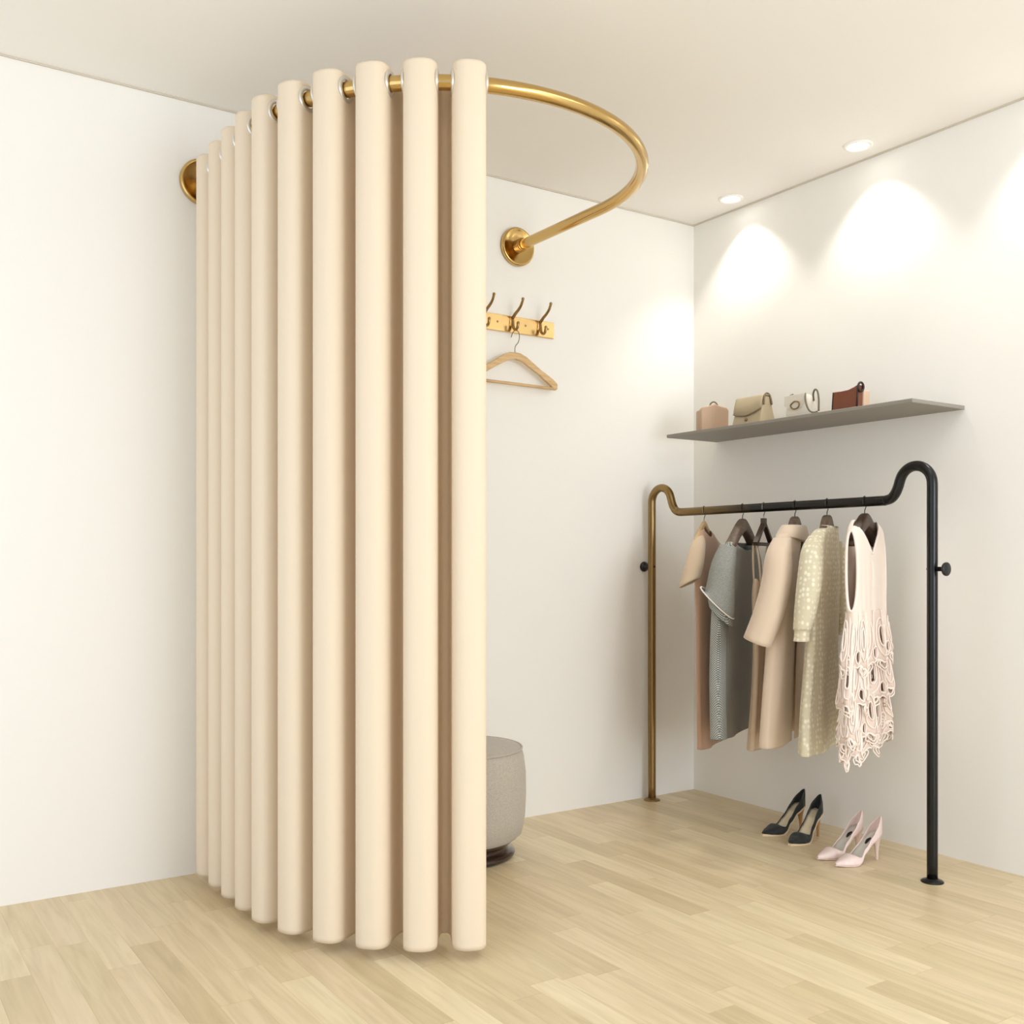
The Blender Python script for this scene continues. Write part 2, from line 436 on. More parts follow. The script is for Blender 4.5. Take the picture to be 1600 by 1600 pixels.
def sleeve(bm, path, seg=28, e=2.3):
    """path: (x, y, z, rx, ry, slant) ; open cuff. rings lie level but tilt by slant (z drop per +x)"""
    P = interp([tuple(p) for p in path], 5); rings = []
    for (x, y, z_, rx, ry, sl) in P:
        ring = []
        for j in range(seg):
            t = 2*PI*j/seg; c, s = cyc(math.cos(t), math.sin(t), e)
            ring.append(bm.verts.new((x+rx*c, y+ry*s, z_-sl*ry*s)))
        rings.append(ring)
    for a, b_ in zip(rings, rings[1:]):
        for j in range(seg): bm.faces.new((a[j], a[(j+1) % seg], b_[(j+1) % seg], b_[j]))
    bm.faces.new(rings[0])
    return rings

def ringpts(r): return [v.co.copy() for v in r]

HG = 'garments on hangers on the rack'
def gthing(name, label, cat, hy, ang, z0):
    return thing(name, label, cat, (RKX, hy, z0), math.radians(ang), HG)
def dz(bm, z0):
    for v in bm.verts: v.co.z -= z0
    return bm
def rack_hanger(label, hy, ang, wood, wire, style='suit', half_=.19, drop=.092, tip=.021):
    t = thing('clothes_hanger', label, 'clothes hanger', (RKX, hy, BZ), math.radians(ang), 'hangers on the rack')
    ap = -.046
    if style == 'suit':
        obj('shoulder_bar', shoulder_bar(bmesh.new(), half_, drop, ap+.004, (.018, tip), (.026, .015), 1.25), wood, t)
    elif style == 'slim':
        obj('shoulder_bar', shoulder_bar(bmesh.new(), half_, .095, ap+.004, (.007, .008), (.013, .009), 1.2), wood, t)
    else:
        bm = bmesh.new()
        prism(bm, [(-.013, .0), (.013, .0), (.03, -.035), (.118, -.092), (.118, -.107), (-.118, -.107), (-.118, -.092), (-.03, -.035)], -.009, .009)
        bm.verts.ensure_lookup_table(); bm.free(); bm = bmesh.new()
        for pl in ([(-.012, 0), (.012, 0), (.012, -.034), (-.012, -.034)], [(0, -.022), (.012, -.02), (.124, -.094), (.124, -.106), (.106, -.1)], [(0, -.022), (-.106, -.1), (-.124, -.106), (-.124, -.094), (-.012, -.02)], [(-.124, -.094), (.124, -.094), (.124, -.107), (-.124, -.107)]):
            prism(bm, [(x, z_+ap+.004) for x, z_ in pl], -.009, .009)
        obj('shoulder_bar', bm, wood, t, smooth=False)
    obj('hook', hook_wire(bmesh.new(), ap), wire, t)
    return t

# --- fabrics
F_nude = mat('nude_fabric', (196, 160, 136), .85, sheen=.2, bump=.1, bscale=500)
F_nude2 = mat('sand_fabric', (214, 192, 166), .85, sheen=.2, bump=.1, bscale=500)
F_coat = mat('rose_beige_wool', (217, 196, 174), .95, sheen=.35, bump=.25, bscale=700)
F_grey = mat('grey_front_panel', (132, 129, 121), .9, sheen=.2, bump=.15, bscale=600)
F_slv = tint(mat('grey_sleeve_weave', (162, 161, 153), .9, bump=.2, bscale=500), (138, 142, 140), 320, .4, .6)
F_pipe = mat('white_piping', (236, 232, 222), .8)
F_knit = mat('cream_knit', (212, 203, 176), .95, sheen=.2, bump=.3, bscale=350)
F_pink = mat('pale_pink_fabric', (236, 220, 208), .85, sheen=.2, bump=.1, bscale=300, stretch=(6, 6, .4))
F_lace = mat('lace_cloth', (226, 206, 194), .9, bump=.5, bscale=160)
F_cord = mat('lace_cord', (244, 232, 222), .85)
F_dark = mat('garment_lining', (92, 62, 46), .9)

def dotted(m, rgb2, scale, thr, soft):
    nt = m.node_tree; b = nt.nodes['Principled BSDF']; c1 = tuple(b.inputs['Base Color'].default_value)
    tc = nt.nodes.new('ShaderNodeTexCoord'); mp = nt.nodes.new('ShaderNodeMapping'); mp.inputs['Scale'].default_value = (1, 1, .8)
    v = nt.nodes.new('ShaderNodeTexVoronoi'); v.inputs['Scale'].default_value = scale; v.inputs['Randomness'].default_value = .45
    r = nt.nodes.new('ShaderNodeValToRGB')
    r.color_ramp.elements[0].position = thr; r.color_ramp.elements[0].color = lin(rgb2)
    r.color_ramp.elements[1].position = thr+soft; r.color_ramp.elements[1].color = c1
    nt.links.new(tc.outputs['Object'], mp.inputs[0]); nt.links.new(mp.outputs[0], v.inputs['Vector'])
    nt.links.new(v.outputs['Distance'], r.inputs[0]); nt.links.new(r.outputs[0], b.inputs['Base Color'])
dotted(F_knit, (240, 234, 212), 66, .2, .28)

# woven check: pale dots on dark grey in a diagonal lattice
F_check = mat('houndstooth_weave', (120, 122, 118), .9, sheen=.1)
nt = F_check.node_tree; b = nt.nodes['Principled BSDF']; L = nt.links.new
tc = nd('TexCoord'); sp = nd('SeparateXYZ'); L(tc.outputs['Object'], sp.inputs[0])
u_ = mth('ADD', sp.outputs['X'], sp.outputs['Y'])
d1 = mth('FRACT', mth('MULTIPLY', mth('ADD', u_, sp.outputs['Z']), 118)); d2 = mth('FRACT', mth('MULTIPLY', mth('SUBTRACT', u_, sp.outputs['Z']), 118))
msk = mth('MULTIPLY', mth('LESS_THAN', d1, .62), mth('LESS_THAN', d2, .62))
mx = nd('Mix', data_type='RGBA'); L(msk, mx.inputs[0]); mx.inputs[6].default_value = lin((106, 110, 108)); mx.inputs[7].default_value = lin((200, 203, 196))
L(mx.outputs[2], b.inputs['Base Color'])

def wav(k1, a1, zt, zb, ph=0):
    """pleats that deepen from zt down to zb"""
    def f(t, z_):
        g = min(1, max(0, (zt-z_)/(zt-zb)))
        return (0, a1*g*math.sin(k1*t+ph))
    return f

# 1 nude dress with cap sleeves, nearest the back wall
HY = -.379; z0 = .307
rack_hanger('pale wooden hanger nearest the back wall holding the nude dress', HY, 30, M_paleW, M_wireg, 'slim', .15)
t = gthing('dress', 'plain nude-pink dress with short cap sleeves, nearest the back wall on the rack', 'dress', HY, 30, z0)
lv = [(1.180, 0, -.004, .06, .022, .035), (1.158, 0, -.006, .095, .026, .01), (1.115, 0, -.01, .132, .028, 0), (1.02, 0, -.012, .138, .027, 0), (.937, -.005, -.014, .142, .024, 0), (.80, -.01, -.018, .138, .022, 0), (.57, -.01, -.024, .146, .022, 0), (.325, -.01, -.03, .148, .022, 0), (.307, -.01, -.03, .148, .022, 0)]
bm = bmesh.new(); loft(bm, interp(lv, 5), fold=wav(5, .005, .9, .3)); obj('body', dz(bm, z0), F_nude, t, solid=.003)
for sgn in (-1, 1):
    bm = bmesh.new()
    rr = sleeve(bm, [(sgn*.085, -.007, 1.155, .012, .014, 0), (sgn*.115, -.009, 1.125, .032, .026, .0), (sgn*.15, -.012, 1.085, .038, .031, .05), (sgn*.185, -.01, 1.03, .042, .036, .2), (sgn*.215, -.002, .965, .045, .038, .5)])
    obj('sleeve', dz(bm, z0), F_nude2, t, solid=.003)

# 2 grey woven top
HY = -.593; z0 = .379
rack_hanger('broad taupe wooden hanger holding the grey checked dress', HY, 29, M_taupeW, M_wire, 'suit', .19)
t = gthing('dress', 'grey dress with pale checked weave and wide white-edged short sleeves', 'dress', HY, 29, z0)
lv = [(1.125, 0, 0, .185, .022, .035), (1.105, 0, .006, .200, .030, .015), (1.069, 0, .016, .206, .034, 0), (.993, 0, .022, .215, .035, 0), (.90, -.005, .03, .235, .034, 0), (.841, -.01, .034, .25, .034, 0), (.612, -.01, .038, .258, .035, 0), (.40, -.01, .04, .236, .036, 0), (.379, -.01, .04, .235, .036, 0)]
L5 = interp(lv, 5)
bm = bmesh.new(); loft(bm, L5, e=3.2, skip=lambda a, z_: 1.28*PI < a < 1.94*PI); ob = obj('body', dz(bm, z0), F_check, t, solid=.003)
bm = bmesh.new(); loft(bm, L5, e=3.2, fold=wav(9, .004, 1.05, .4), skip=lambda a, z_: not (1.27*PI < a < 1.95*PI)); obj('front_panel', dz(bm, z0), F_grey, t, solid=.003)
bm = bmesh.new(); top = ringpts(loft(bmesh.new(), L5, e=3.2)[0]) if False else None
for sgn in (-1, 1):
    bm = bmesh.new()
    rr = sleeve(bm, [(sgn*.165, .012, 1.115, .03, .03, 0), (sgn*.195, .02, 1.05, .042, .045, .1), (sgn*.215, .03, .965, .046, .055, .5), (sgn*.23, .036 if sgn < 0 else .02, .895, .048, .062 if sgn < 0 else .04, -.95 if sgn < 0 else .3)])
    cuff = ringpts(rr[-1])
    s_ = obj('sleeve', dz(bm, z0), F_slv, t, solid=.003)
    bm = bmesh.new(); tube(bm, cuff, .0026, 8, closed=True); obj('white_piping', dz(bm, z0), F_pipe, s_)
    if sgn < 0:
        bm = bmesh.new(); rr = sleeve(bm, [(-.22, .028, .94, .04, .04, -.5), (-.225, .026, .885, .042, .045, -.9), (-.23, .022, .845, .04, .042, -.9)])
        cuff = ringpts(rr[-1]); c_ = obj('under_cuff', dz(bm, z0), F_check, s_, solid=.002)

# 3 narrow sand slip dress between the grey dress and the coat
HY = -.704; z0 = .335
rack_hanger('small dark triangular hanger between the grey dress and the coat', HY, 28, M_darkW, M_wireg, 'triangle')
t = gthing('slip_dress', 'narrow sand-coloured strappy dress, half hidden between the grey dress and the coat', 'dress', HY, 28, z0)
lv = [(.985, -.005, .006, .092, .016, .05), (.95, -.005, .007, .10, .018, .02), (.90, -.01, .008, .098, .018, 0), (.747, -.01, .006, .086, .018, 0), (.548, -.01, .01, .092, .018, 0), (.355, -.01, .02, .104, .02, 0), (.335, -.01, .02, .104, .02, 0)]
bm = bmesh.new(); loft(bm, interp(lv, 5), fold=wav(6, .004, .85, .35)); obj('body', dz(bm, z0), F_nude2, t, solid=.003)
for sgn in (-1, 1):
    bm = bmesh.new()
    tube(bm, spline([(sgn*.085, -.012, .965), (sgn*.098, -.008, 1.05), (sgn*.104, 0, 1.108), (sgn*.104, .008, 1.124), (sgn*.102, .014, 1.10), (sgn*.092, .016, 1.03), (sgn*.085, .014, .965)], 6), .004, 8)
    obj('strap', dz(bm, z0), F_nude2, t)

# 4 rose-beige coat
HY = -.858; z0 = .382
rack_hanger('taupe wooden hanger holding the beige coat', HY, 26, M_taupeW, M_wire, 'suit', .135, .115, .011)
t = gthing('coat', 'rose-beige wool coat with turned collar and wide three-quarter sleeves', 'coat', HY, 26, z0)
lv = [(1.174, 0, .002, .084, .030, 0), (1.158, 0, .006, .118, .034, 0), (1.125, 0, .014, .158, .037, 0), (1.045, 0, .022, .172, .037, 0), (.901, -.01, .026, .176, .036, 0), (.709, -.01, .034, .188, .036, 0), (.541, -.01, .04, .204, .038, 0), (.40, -.01, .044, .219, .039, 0), (.382, -.01, .044, .22, .039, 0)]
L5 = interp(lv, 5)
bm = bmesh.new(); loft(bm, L5, e=2.8, fold=wav(5, .006, 1.0, .38), skip=lambda a, z_: abs(a-1.52*PI) < .035 and z_ < 1.12); obj('body', dz(bm, z0), F_coat, t, solid=.004)
bm = bmesh.new()   # turned-down collar
loft(bm, interp([(1.172, 0, .002, .082, .026, 0), (1.184, 0, .002, .088, .030, 0), (1.181, 0, .003, .096, .036, 0), (1.160, 0, .006, .122, .042, .0), (1.142, 0, .010, .138, .046, .015)], 4), e=2.4)
obj('collar', dz(bm, z0), F_coat, t, solid=.004)
for sgn in (-1, 1):
    bm = bmesh.new()
    if sgn < 0: P = [(-.13, .012, 1.135, .03, .03, 0), (-.175, .012, 1.08, .05, .042, .1), (-.205, .012, .98, .055, .05, .1), (-.235, .03, .87, .055, .050, -.15), (-.255, .066, .765, .052, .045, -.38)]
    else: P = [(.13, .012, 1.135, .03, .03, 0), (.165, .014, 1.08, .045, .036, 0), (.18, .02, .98, .05, .038, 0), (.19, .025, .87, .05, .036, 0), (.195, .03, .77, .05, .034, 0)]
    sleeve(bm, P); obj('sleeve', dz(bm, z0), F_coat, t, solid=.004)

# 5 cream knit dress
HY = -1.0065; z0 = .381
rack_hanger('taupe wooden hanger holding the cream dotted knit dress', HY, 25, M_taupeW, M_wire, 'suit', .12, .12, .011)
t = gthing('dress', 'cream knit dress with raised pale dots, high neck and long sleeves', 'dress', HY, 25, z0)
lv = [(1.182, .01, -.004, .058, .028, .01), (1.170, .01, -.002, .064, .029, 0), (1.156, 0, .004, .105, .031, 0), (1.120, 0, .010, .142, .033, 0), (.998, 0, .010, .166, .033, 0), (.859, -.005, .012, .158, .032, 0), (.673, -.01, .018, .168, .033, 0), (.534, -.01, .02, .205, .034, 0), (.40, -.01, .018, .234, .036, 0), (.381, -.01, .018, .236, .036, 0)]
bm = bmesh.new(); loft(bm, interp(lv, 5), fold=wav(6, .007, .95, .38, 1)); obj('body', dz(bm, z0), F_knit, t, solid=.004)
for sgn in (-1, 1):
    bm = bmesh.new()
    if sgn < 0: P = [(-.11, .008, 1.14, .025, .026, 0), (-.15, .012, 1.09, .04, .036, 0), (-.185, .012, .99, .042, .04, 0), (-.205, .02, .89, .04, .036, 0), (-.215, .03, .815, .034, .028, 0)]
    else: P = [(.12, .004, 1.125, .025, .026, 0), (.155, 0, 1.08, .035, .03, 0), (.175, -.006, .99, .036, .03, 0), (.185, -.01, .89, .035, .028, 0), (.19, -.012, .815, .03, .024, 0)]
    sleeve(bm, P); s_ = obj('sleeve', dz(bm, z0), F_knit, t, solid=.004)
    x, y, z_ = P[-1][:3]
    bm = bmesh.new(); sleeve(bm, [(x, y, z_+.006, .03, .025, 0), (x-.002*sgn, y+.002, z_-.02, .029, .024, 0), (x-.002*sgn, y+.003, z_-.04, .031, .026, 0)]); obj('cuff', dz(bm, z0), F_knit, s_, solid=.003)

# 6 pale pink dress with lace tiers
HY = -1.169; z0 = .34; ANG = 22
rack_hanger('dark brown wooden hanger holding the pink lace-tiered dress', HY, ANG, M_darkW, M_wire, 'suit', .16, .085)
t = gthing('dress', 'pale pink sleeveless V-neck dress with tiered lace skirt, nearest the front post', 'dress', HY, ANG, z0)
lv = [(1.192, 0, 0, .118, .022, 0), (1.178, 0, -.002, .145, .027, 0), (1.152, 0, -.004, .176, .031, 0), (1.10, 0, -.005, .188, .033, 0), (1.0, 0, -.006, .194, .033, 0), (.889, -.005, -.01, .192, .032, 0), (.833, -.01, -.012, .186, .031, 0), (.72, -.01, -.01, .18, .03, 0)]
L6 = interp(lv, 7)
AZ, AH = 1.02, .135
def arm(a, z_):
    return any(((a-c)/.50)**2+((z_-AZ)/AH)**2 < 1 for c in (PI, 0, 2*PI))
VZ, VK, VX = 1.075, 1.15, -.045
def vneck(a, z_):
    if math.sin(a) >= 0 or z_ < VZ: return False
    q = min(L6, key=lambda u: abs(u[0]-z_)); x = q[3]*cyc(math.cos(a), math.sin(a), 2.6)[0]
    return abs(x-VX) < VK*(z_-VZ)
L6 = interp(lv[:4], 14)[:-1]+interp(lv[3:], 7)
bm = bmesh.new(); loft(bm, L6, seg=144, fold=wav(22, .0022, 1.12, .85), skip=lambda a, z_: arm(a, z_) or vneck(a, z_)); obj('bodice', dz(bm, z0), F_pink, t, solid=.003)
def surf(a, z_):
    for q0, q1 in zip(L6, L6[1:]):
        if q0[0] >= z_ >= q1[0]:
            k = (q0[0]-z_)/max(1e-6, q0[0]-q1[0]); q = [u+(v-u)*k for u, v in zip(q0, q1)]; break
    c, s = cyc(math.cos(a), math.sin(a), 2.6)
    return Vector((q[1]+q[3]*c, q[2]+q[4]*s, z_))
for c in (PI, 0):
    bm = bmesh.new(); tube(bm, [surf(c+.5*math.cos(w), AZ+AH*math.sin(w)) for w in [2*PI*i/48 for i in range(48)]], .005, 8, closed=True)
    obj('armhole_binding', dz(bm, z0), F_cord, t)
def front(x, z_):
    best = None
    for i in range(200):
        p = surf(PI+PI*i/199, z_)
        if best is None or abs(p.x-x) < abs(best.x-x): best = p
    return best
bm = bmesh.new(); tube(bm, [front(VX-VK*(z_-VZ), z_) for z_ in [1.165-.0105*i for i in range(9)]]+[front(VX+VK*(z_-VZ), z_) for z_ in [1.08+.0105*i for i in range(11)]], .0035, 8)
obj('neckline', dz(bm, z0), F_cord, t)
bm = bmesh.new()
for dx in (-.004, .004):
    tube(bm, spline([(VX+dx*2, -.034, 1.075), (VX+dx*1.5, -.040, 1.04), (VX+dx*2.5, -.041, 1.0), (VX+dx*2, -.041, .96)], 6), .0018, 6)
obj('neck_tie', dz(bm, z0), F_cord, t)
tiers = [(.885, .70, .18, .215), (.755, .575, .20, .235), (.625, .465, .205, .24), (.52, .425, .20, .225)]
rng = random.Random(4)
for ti, (zt, zb, a0, a1) in enumerate(tiers):
    k = 7+ti % 2; ph_ = ti*1.3
    def F(a, v):   # v 0 top .. 1 hem
        g = .25+.75*v
        r = 1+.10*g*math.sin(k*a+ph_)+.03*g*math.sin(2.3*k*a)
        A_ = a0+(a1-a0)*v; B_ = .034+.012*v
        c, s = cyc(math.cos(a), math.sin(a), 2.4)
        sc = .012*math.sin(k*a+ph_+1.2)+.008*abs(math.sin(k*2*a+ph_))
        asym = .03*math.cos(a)*(1 if ti == 3 else .4)
        return Vector((-.01+A_*c*(1+.25*(r-1)), -.008+B_*s*r+(r-1)*.09*sgp(s, .5), zt+(zb-zt)*v+(sc+asym)*v))
    N_, NC = 168, 14
    bm = bmesh.new(); G_ = [[bm.verts.new(F(2*PI*i/N_, j/12)) for j in range(13)] for i in range(N_)]
    for i in range(N_):
        for j in range(12):
            ci = (i+6*(ti % 2)) % 12       # open-work eyelets, one column in twelve steps
            if (4 <= j <= 7 and ci in (5, 6)) or (j in (9, 10) and ci in (0, 11)): continue
            bm.faces.new((G_[i][j], G_[(i+1) % N_][j], G_[(i+1) % N_][j+1], G_[i][j+1]))
    tier = obj('lace_tier', dz(bm, z0), F_lace, t, solid=.0025)
    out = lambda a: Vector((math.cos(a)*.2, math.sin(a), 0)).normalized()*.004
    bm = bmesh.new()
    tube(bm, [F(2*PI*i/N_, 1)+Vector((0, 0, -.002)) for i in range(N_)], .003, 6, closed=True)
    st_ = 2*PI/NC
    for q in range(NC):
        a = st_*(q+.5)-(st_*.5 if ti % 2 else 0)
        ov = lambda ca, cv, wa, wv: [F(ca+wa*math.sin(h_), cv-wv*math.cos(h_))+out(ca) for h_ in [2*PI*i/18 for i in range(18)]]
        tube(bm, ov(a, .5, st_*.17, .2), .0028, 6, closed=True)          # eyelet ring
        tube(bm, ov(a, .52, st_*.36, .36), .0026, 6, closed=True)        # wider loop round it
        tube(bm, ov(a+st_*.5, .83, st_*.16, .12), .0024, 6, closed=True)  # small eyelet
        tube(bm, spline([F(a+st_*.5+.03*math.sin(v*5+q), v)+out(a) for v in (.02, .2, .4, .6, .72)], 4), .0026, 6)
        for w_, hh_ in ((.34, .016), (.2, .011)):                         # hanging scallops
            loop = [F(a+st_*w_*math.sin(h_), 1)+Vector((0, 0, -hh_*(1-math.cos(h_)))) for h_ in [2*PI*i/16 for i in range(16)]]
            tube(bm, loop, .0026, 6, closed=True)
    obj('lace_cord', dz(bm, z0), F_cord, tier)

# ------------------------------------------------------------------ shoes
U_black = mat('black_suede', (26, 30, 28), .75, sheen=.2, bump=.2, bscale=500)
U_pink = mat('pink_leather', (236, 214, 208), .38, coat=.15)
U_sole = mat('cream_sole', (226, 204, 170), .5)
U_ins = mat('cream_insole', (226, 212, 182), .6)
U_insg = mat('grey_insole', (204, 200, 190), .6)
U_heelw = mat('stacked_heel', (178, 136, 92), .4)
U_dot = mat('black_insole_label', (18, 16, 18), .6)
def ip(tab, x):
    if x <= tab[0][0]: return tab[0][1]
    for (x0, v0), (x1, v1) in zip(tab, tab[1:]):
        if x <= x1:
            k = (x-x0)/(x1-x0); k2 = k*k*(3-2*k)*.5+k*.5
            return v0+(v1-v0)*k2
    return tab[-1][1]
def make_shoe(kind):
    """x=0 back of heel, x=.205 toe; z up"""
    hh = .098 if kind == 'black' else .093
    L_ = .205
    zb = lambda x: ip([(0, hh), (.02, hh-.004), (.05, hh-.022), (.085, .043), (.115, .014), (.138, .005), (.17, .005), (.205, .007)], x)
    if kind == 'black': wt = [(0, .009), (.008, .019), (.025, .026), (.06, .024), (.09, .026), (.13, .037), (.155, .035), (.18, .024), (.198, .010), (.205, .004)]
    else: wt = [(0, .009), (.008, .019), (.025, .026), (.06, .023), (.09, .025), (.125, .036), (.15, .031), (.175, .020), (.195, .009), (.205, .0025)]
    wd = lambda x: ip(wt, x)
    top = lambda x: ip([(0, .060), (.03, .050), (.07, .034), (.11, .026), (.132, .030), (.145, .033), (.17, .022), (.195, .012), (.205, .005)], x)
    VAMP = .136 if kind == 'black' else .134; LIM = .72 if kind == 'black' else .80
    root = thing('shoe', '', 'shoe')
    ns, nc = 56, 24
    bm = bmesh.new(); m_ = 12; G_ = []
    def shell(x, f):
        w = wd(x); h = top(x); an = PI/2*(1-f)
        zz = h*max(0, math.sin(an))**.75
        openk = max(0, min(1, (VAMP-x)/.02+.5))
        return Vector((x-(.006*(zz/.06)*max(0, 1-x/.03)), w*sgp(math.cos(an), .75)*(1-.22*(zz/max(h, 1e-4))*openk), zb(x)+zz))
    for i in range(ns+1):
        x = L_*i/ns; lim = 0
        if x < VAMP:
            base_ = ip([(0, .02), (.006, .22), (.014, .42), (.026, .58), (.05, LIM-.06), (.08, LIM), (.2, LIM)], x)
            lim = base_*(1-max(0, 1-(VAMP-x)/.030)**2)**.5
        G_.append([[bm.verts.new(shell(x, sd*(1-(1-lim)*j/m_))) for j in range(m_+1)] for sd in (-1, 1)])
    for i in range(ns):
        for q in (0, 1):
            for j in range(m_):
                bm.faces.new((G_[i][q][j], G_[i+1][q][j], G_[i+1][q][j+1], G_[i][q][j+1]))
    bm.faces.new(G_[0][0]+G_[0][1][::-1])
    bmesh.ops.remove_doubles(bm, verts=bm.verts, dist=.0003)
    obj('upper', bm, U_black if kind == 'black' else U_pink, root, solid=.0022)
    # sole following the arch
    ext_ = .0035 if kind == 'black' else .0005; th = .009 if kind == 'black' else .003
    bm = bmesh.new(); A_ = []
    for i in range(ns+1):
        x = L_*i/ns*(1+ext_*.8/L_*2); w = wd(min(x, L_))+ext_; z_ = zb(min(x, L_))
        tk = th*(1 if x > .1 else .5)
        A_.append([bm.verts.new((x, s_*w, z_+q)) for s_, q in ((-1, .001), (1, .001), (1, -min(tk, max(z_-.0005, .001))), (-1, -min(tk, max(z_-.0005, .001))))])
    for i in range(ns):
        for j in range(4): bm.faces.new((A_[i][j], A_[i][(j+1) % 4], A_[i+1][(j+1) % 4], A_[i+1][j]))
    bm.faces.new(A_[0]); bm.faces.new(A_[-1])
    so = obj('sole', bm, U_sole if kind == 'black' else U_pink, root, smooth=False)
    bm = bmesh.new(); A_ = []
    for i in range(ns-4):
        x = .004+L_*i/ns*.92; w = wd(x)*.93; z_ = zb(x)+.0035
        A_.append([bm.verts.new((x, w*f, z_+.004*f*f)) for f in (-1, -.5, 0, .5, 1)])
    for i in range(len(A_)-1):
        for j in range(4): bm.faces.new((A_[i][j], A_[i][j+1], A_[i+1][j+1], A_[i+1][j]))
    ins = obj('insole', bm, U_ins if kind == 'black' else U_insg, root, solid=.0015)
    if kind == 'pink':
        bm = bmesh.new(); c = []
        for i in range(24):
            a = 2*PI*i/24; x = .055+.013*math.cos(a); c.append(bm.verts.new((x, .0065*math.sin(a), zb(x)+.0078)))
        bm.faces.new(c); obj('insole_label', bm, U_dot, ins, smooth=False, solid=.0008)
    # stiletto heel
    bm = bmesh.new(); R_ = []
    for i in range(17):
        k = i/16; z_ = (hh+.001)*(1-k)
        rx = .020*(1-k)**2.4+.0048; ry = .019*(1-k)**2.4+.0048
        cx = .021-.010*(1-(1-k)**2)+.002*k
        ring = []
        for j in range(16):
            a = 2*PI*j/16; x_ = cx+rx*math.cos(a); top_z = zb(max(0, x_))-.002
            ring.append(bm.verts.new((x_, ry*math.sin(a), min(z_, top_z))))
        R_.append(ring)
    for a, b_ in zip(R_, R_[1:]):
        for j in range(16): bm.faces.new((a[j], a[(j+1) % 16], b_[(j+1) % 16], b_[j]))
    bm.faces.new(R_[0]); bm.faces.new(R_[-1])
    obj('heel', bm, U_heelw if kind == 'black' else U_pink, root)
    return root
def copy_tree(o, parent=None):
    c = o.copy(); C.objects.link(c); c.parent = parent
    for ch in list(o.children): copy_tree(ch, c)
    return c
def put_shoe(o, heel, toe, label, group):
    d = Vector(toe)-Vector(heel); o.location = (heel[0], heel[1], 0); o.rotation_euler = (0, 0, math.atan2(d.y, d.x))
    tag(o, label, 'shoe', group)
kb = make_shoe('black'); kp = make_shoe('pink')
put_shoe(kb, (-.138, -.755), (-.344, -.733), 'black high-heeled pump with cream sole, the one nearer the corner', 'pair of black pumps')
put_shoe(copy_tree(kb), (-.158, -.852), (-.362, -.885), 'black high-heeled pump with cream sole, the one beside the pink pair', 'pair of black pumps')
put_shoe(kp, (-.222, -1.088), (-.422, -1.064), 'pale pink stiletto pump, the one next to the black pair', 'pair of pink pumps')
put_shoe(copy_tree(kp), (-.235, -1.178), (-.438, -1.151), 'pale pink stiletto pump, the one nearer the black rack post', 'pair of pink pumps')

# ------------------------------------------------------------------ handbags on the shelf
B_pink = mat('blush_leather', (190, 160, 134), .5, bump=.15, bscale=300)
B_taupe = mat('taupe_leather', (184, 168, 138), .45, bump=.15, bscale=300)
B_taupeE = mat('taupe_edge', (122, 104, 74), .5)
B_white = mat('white_leather', (226, 220, 206), .5, bump=.25, bscale=140)
B_wedge = mat('olive_strap_edge', (112, 104, 84), .5)
B_brown = mat('chestnut_leather', (122, 66, 44), .4, bump=.12, bscale=300)
B_brownD = mat('dark_brown_edge', (44, 24, 20), .45)
B_gold = mat('bag_clasp', (150, 128, 92), .3, 1)
B_tan = mat('tan_gusset', (214, 184, 158), .6)
GB = 'handbags on the grey shelf'
FACE = -PI/2   # local -y (front) turned towards the room

# blush box bag with top knob handle
t = thing('handbag', 'small blush leather handbag with a pinched top, leftmost on the grey shelf', 'handbag', (-.19, -.315, SZ), FACE+1.16, GB); t.scale = (0.98, 1, 0.93)
bm = bmesh.new(); prism(bm, [(-.062, 0), (.062, 0), (.064, .10), (.055, .112), (.028, .118), (0, .128), (-.028, .118), (-.055, .112), (-.064, .10)], -.022, .004)
obj('front_panel', bm, B_pink, t, smooth=False, bevel=.006)
bm = bmesh.new(); prism(bm, [(-.060, 0), (.060, 0), (.060, .104), (-.060, .104)], .008, .052)
obj('back_panel', bm, B_pink, t, smooth=False, bevel=.008)
bm = bmesh.new(); box(bm, -.056, .056, .0, .012, .003, .098); obj('gusset', bm, B_pink, t, smooth=False)
obj('handle', tube(bmesh.new(), spline([(-.018, -.008, .120), (-.012, -.008, .132), (0, -.008, .138), (.012, -.008, .132), (.018, -.008, .120)], 5), .0035, 8), B_taupeE, t)

# taupe flap bag
t = thing('handbag', 'taupe leather handbag with a curved front flap and small clasp on the grey shelf', 'handbag', (-.2, -.552, SZ), FACE, GB); t.scale = (0.95, 1, 0.9)
bm = bmesh.new()
def wedge(bm, w0, w1, y0, y1, h, yt0, yt1):
    v = [bm.verts.new(p) for p in ((-w0, y0, 0), (w0, y0, 0), (w0, y1, 0), (-w0, y1, 0), (-w1, yt0, h), (w1, yt0, h), (w1, yt1, h), (-w1, yt1, h))]
    for f in ((0, 1, 2, 3), (4, 5, 6, 7), (0, 1, 5, 4), (1, 2, 6, 5), (2, 3, 7, 6), (3, 0, 4, 7)): bm.faces.new([v[i] for i in f])
    return bm
obj('body', wedge(bmesh.new(), .082, .074, -.045, .05, .128, -.016, .022), B_taupe, t, smooth=False, bevel=.006)
bm = bmesh.new(); cols = []
for i in range(17):
    x = -.077+.154*i/16; u = (x/.077)
    drop = .070+.012*(1-u*u)-.014*max(0, u)
    pr = [(.022, .1305), (-.014, .1315), (-.021, .126), (-.021-.029*(drop*.5/.128)-.002, .128-drop*.5), (-.018-.029*(drop/.128)-.003, .128-drop)]
    cols.append([bm.verts.new((x, y, z_)) for y, z_ in pr])
for a, b_ in zip(cols, cols[1:]):
    for j in range(4): bm.faces.new((a[j], a[j+1], b_[j+1], b_[j]))
edge = [c[-1].co.copy() for c in cols]
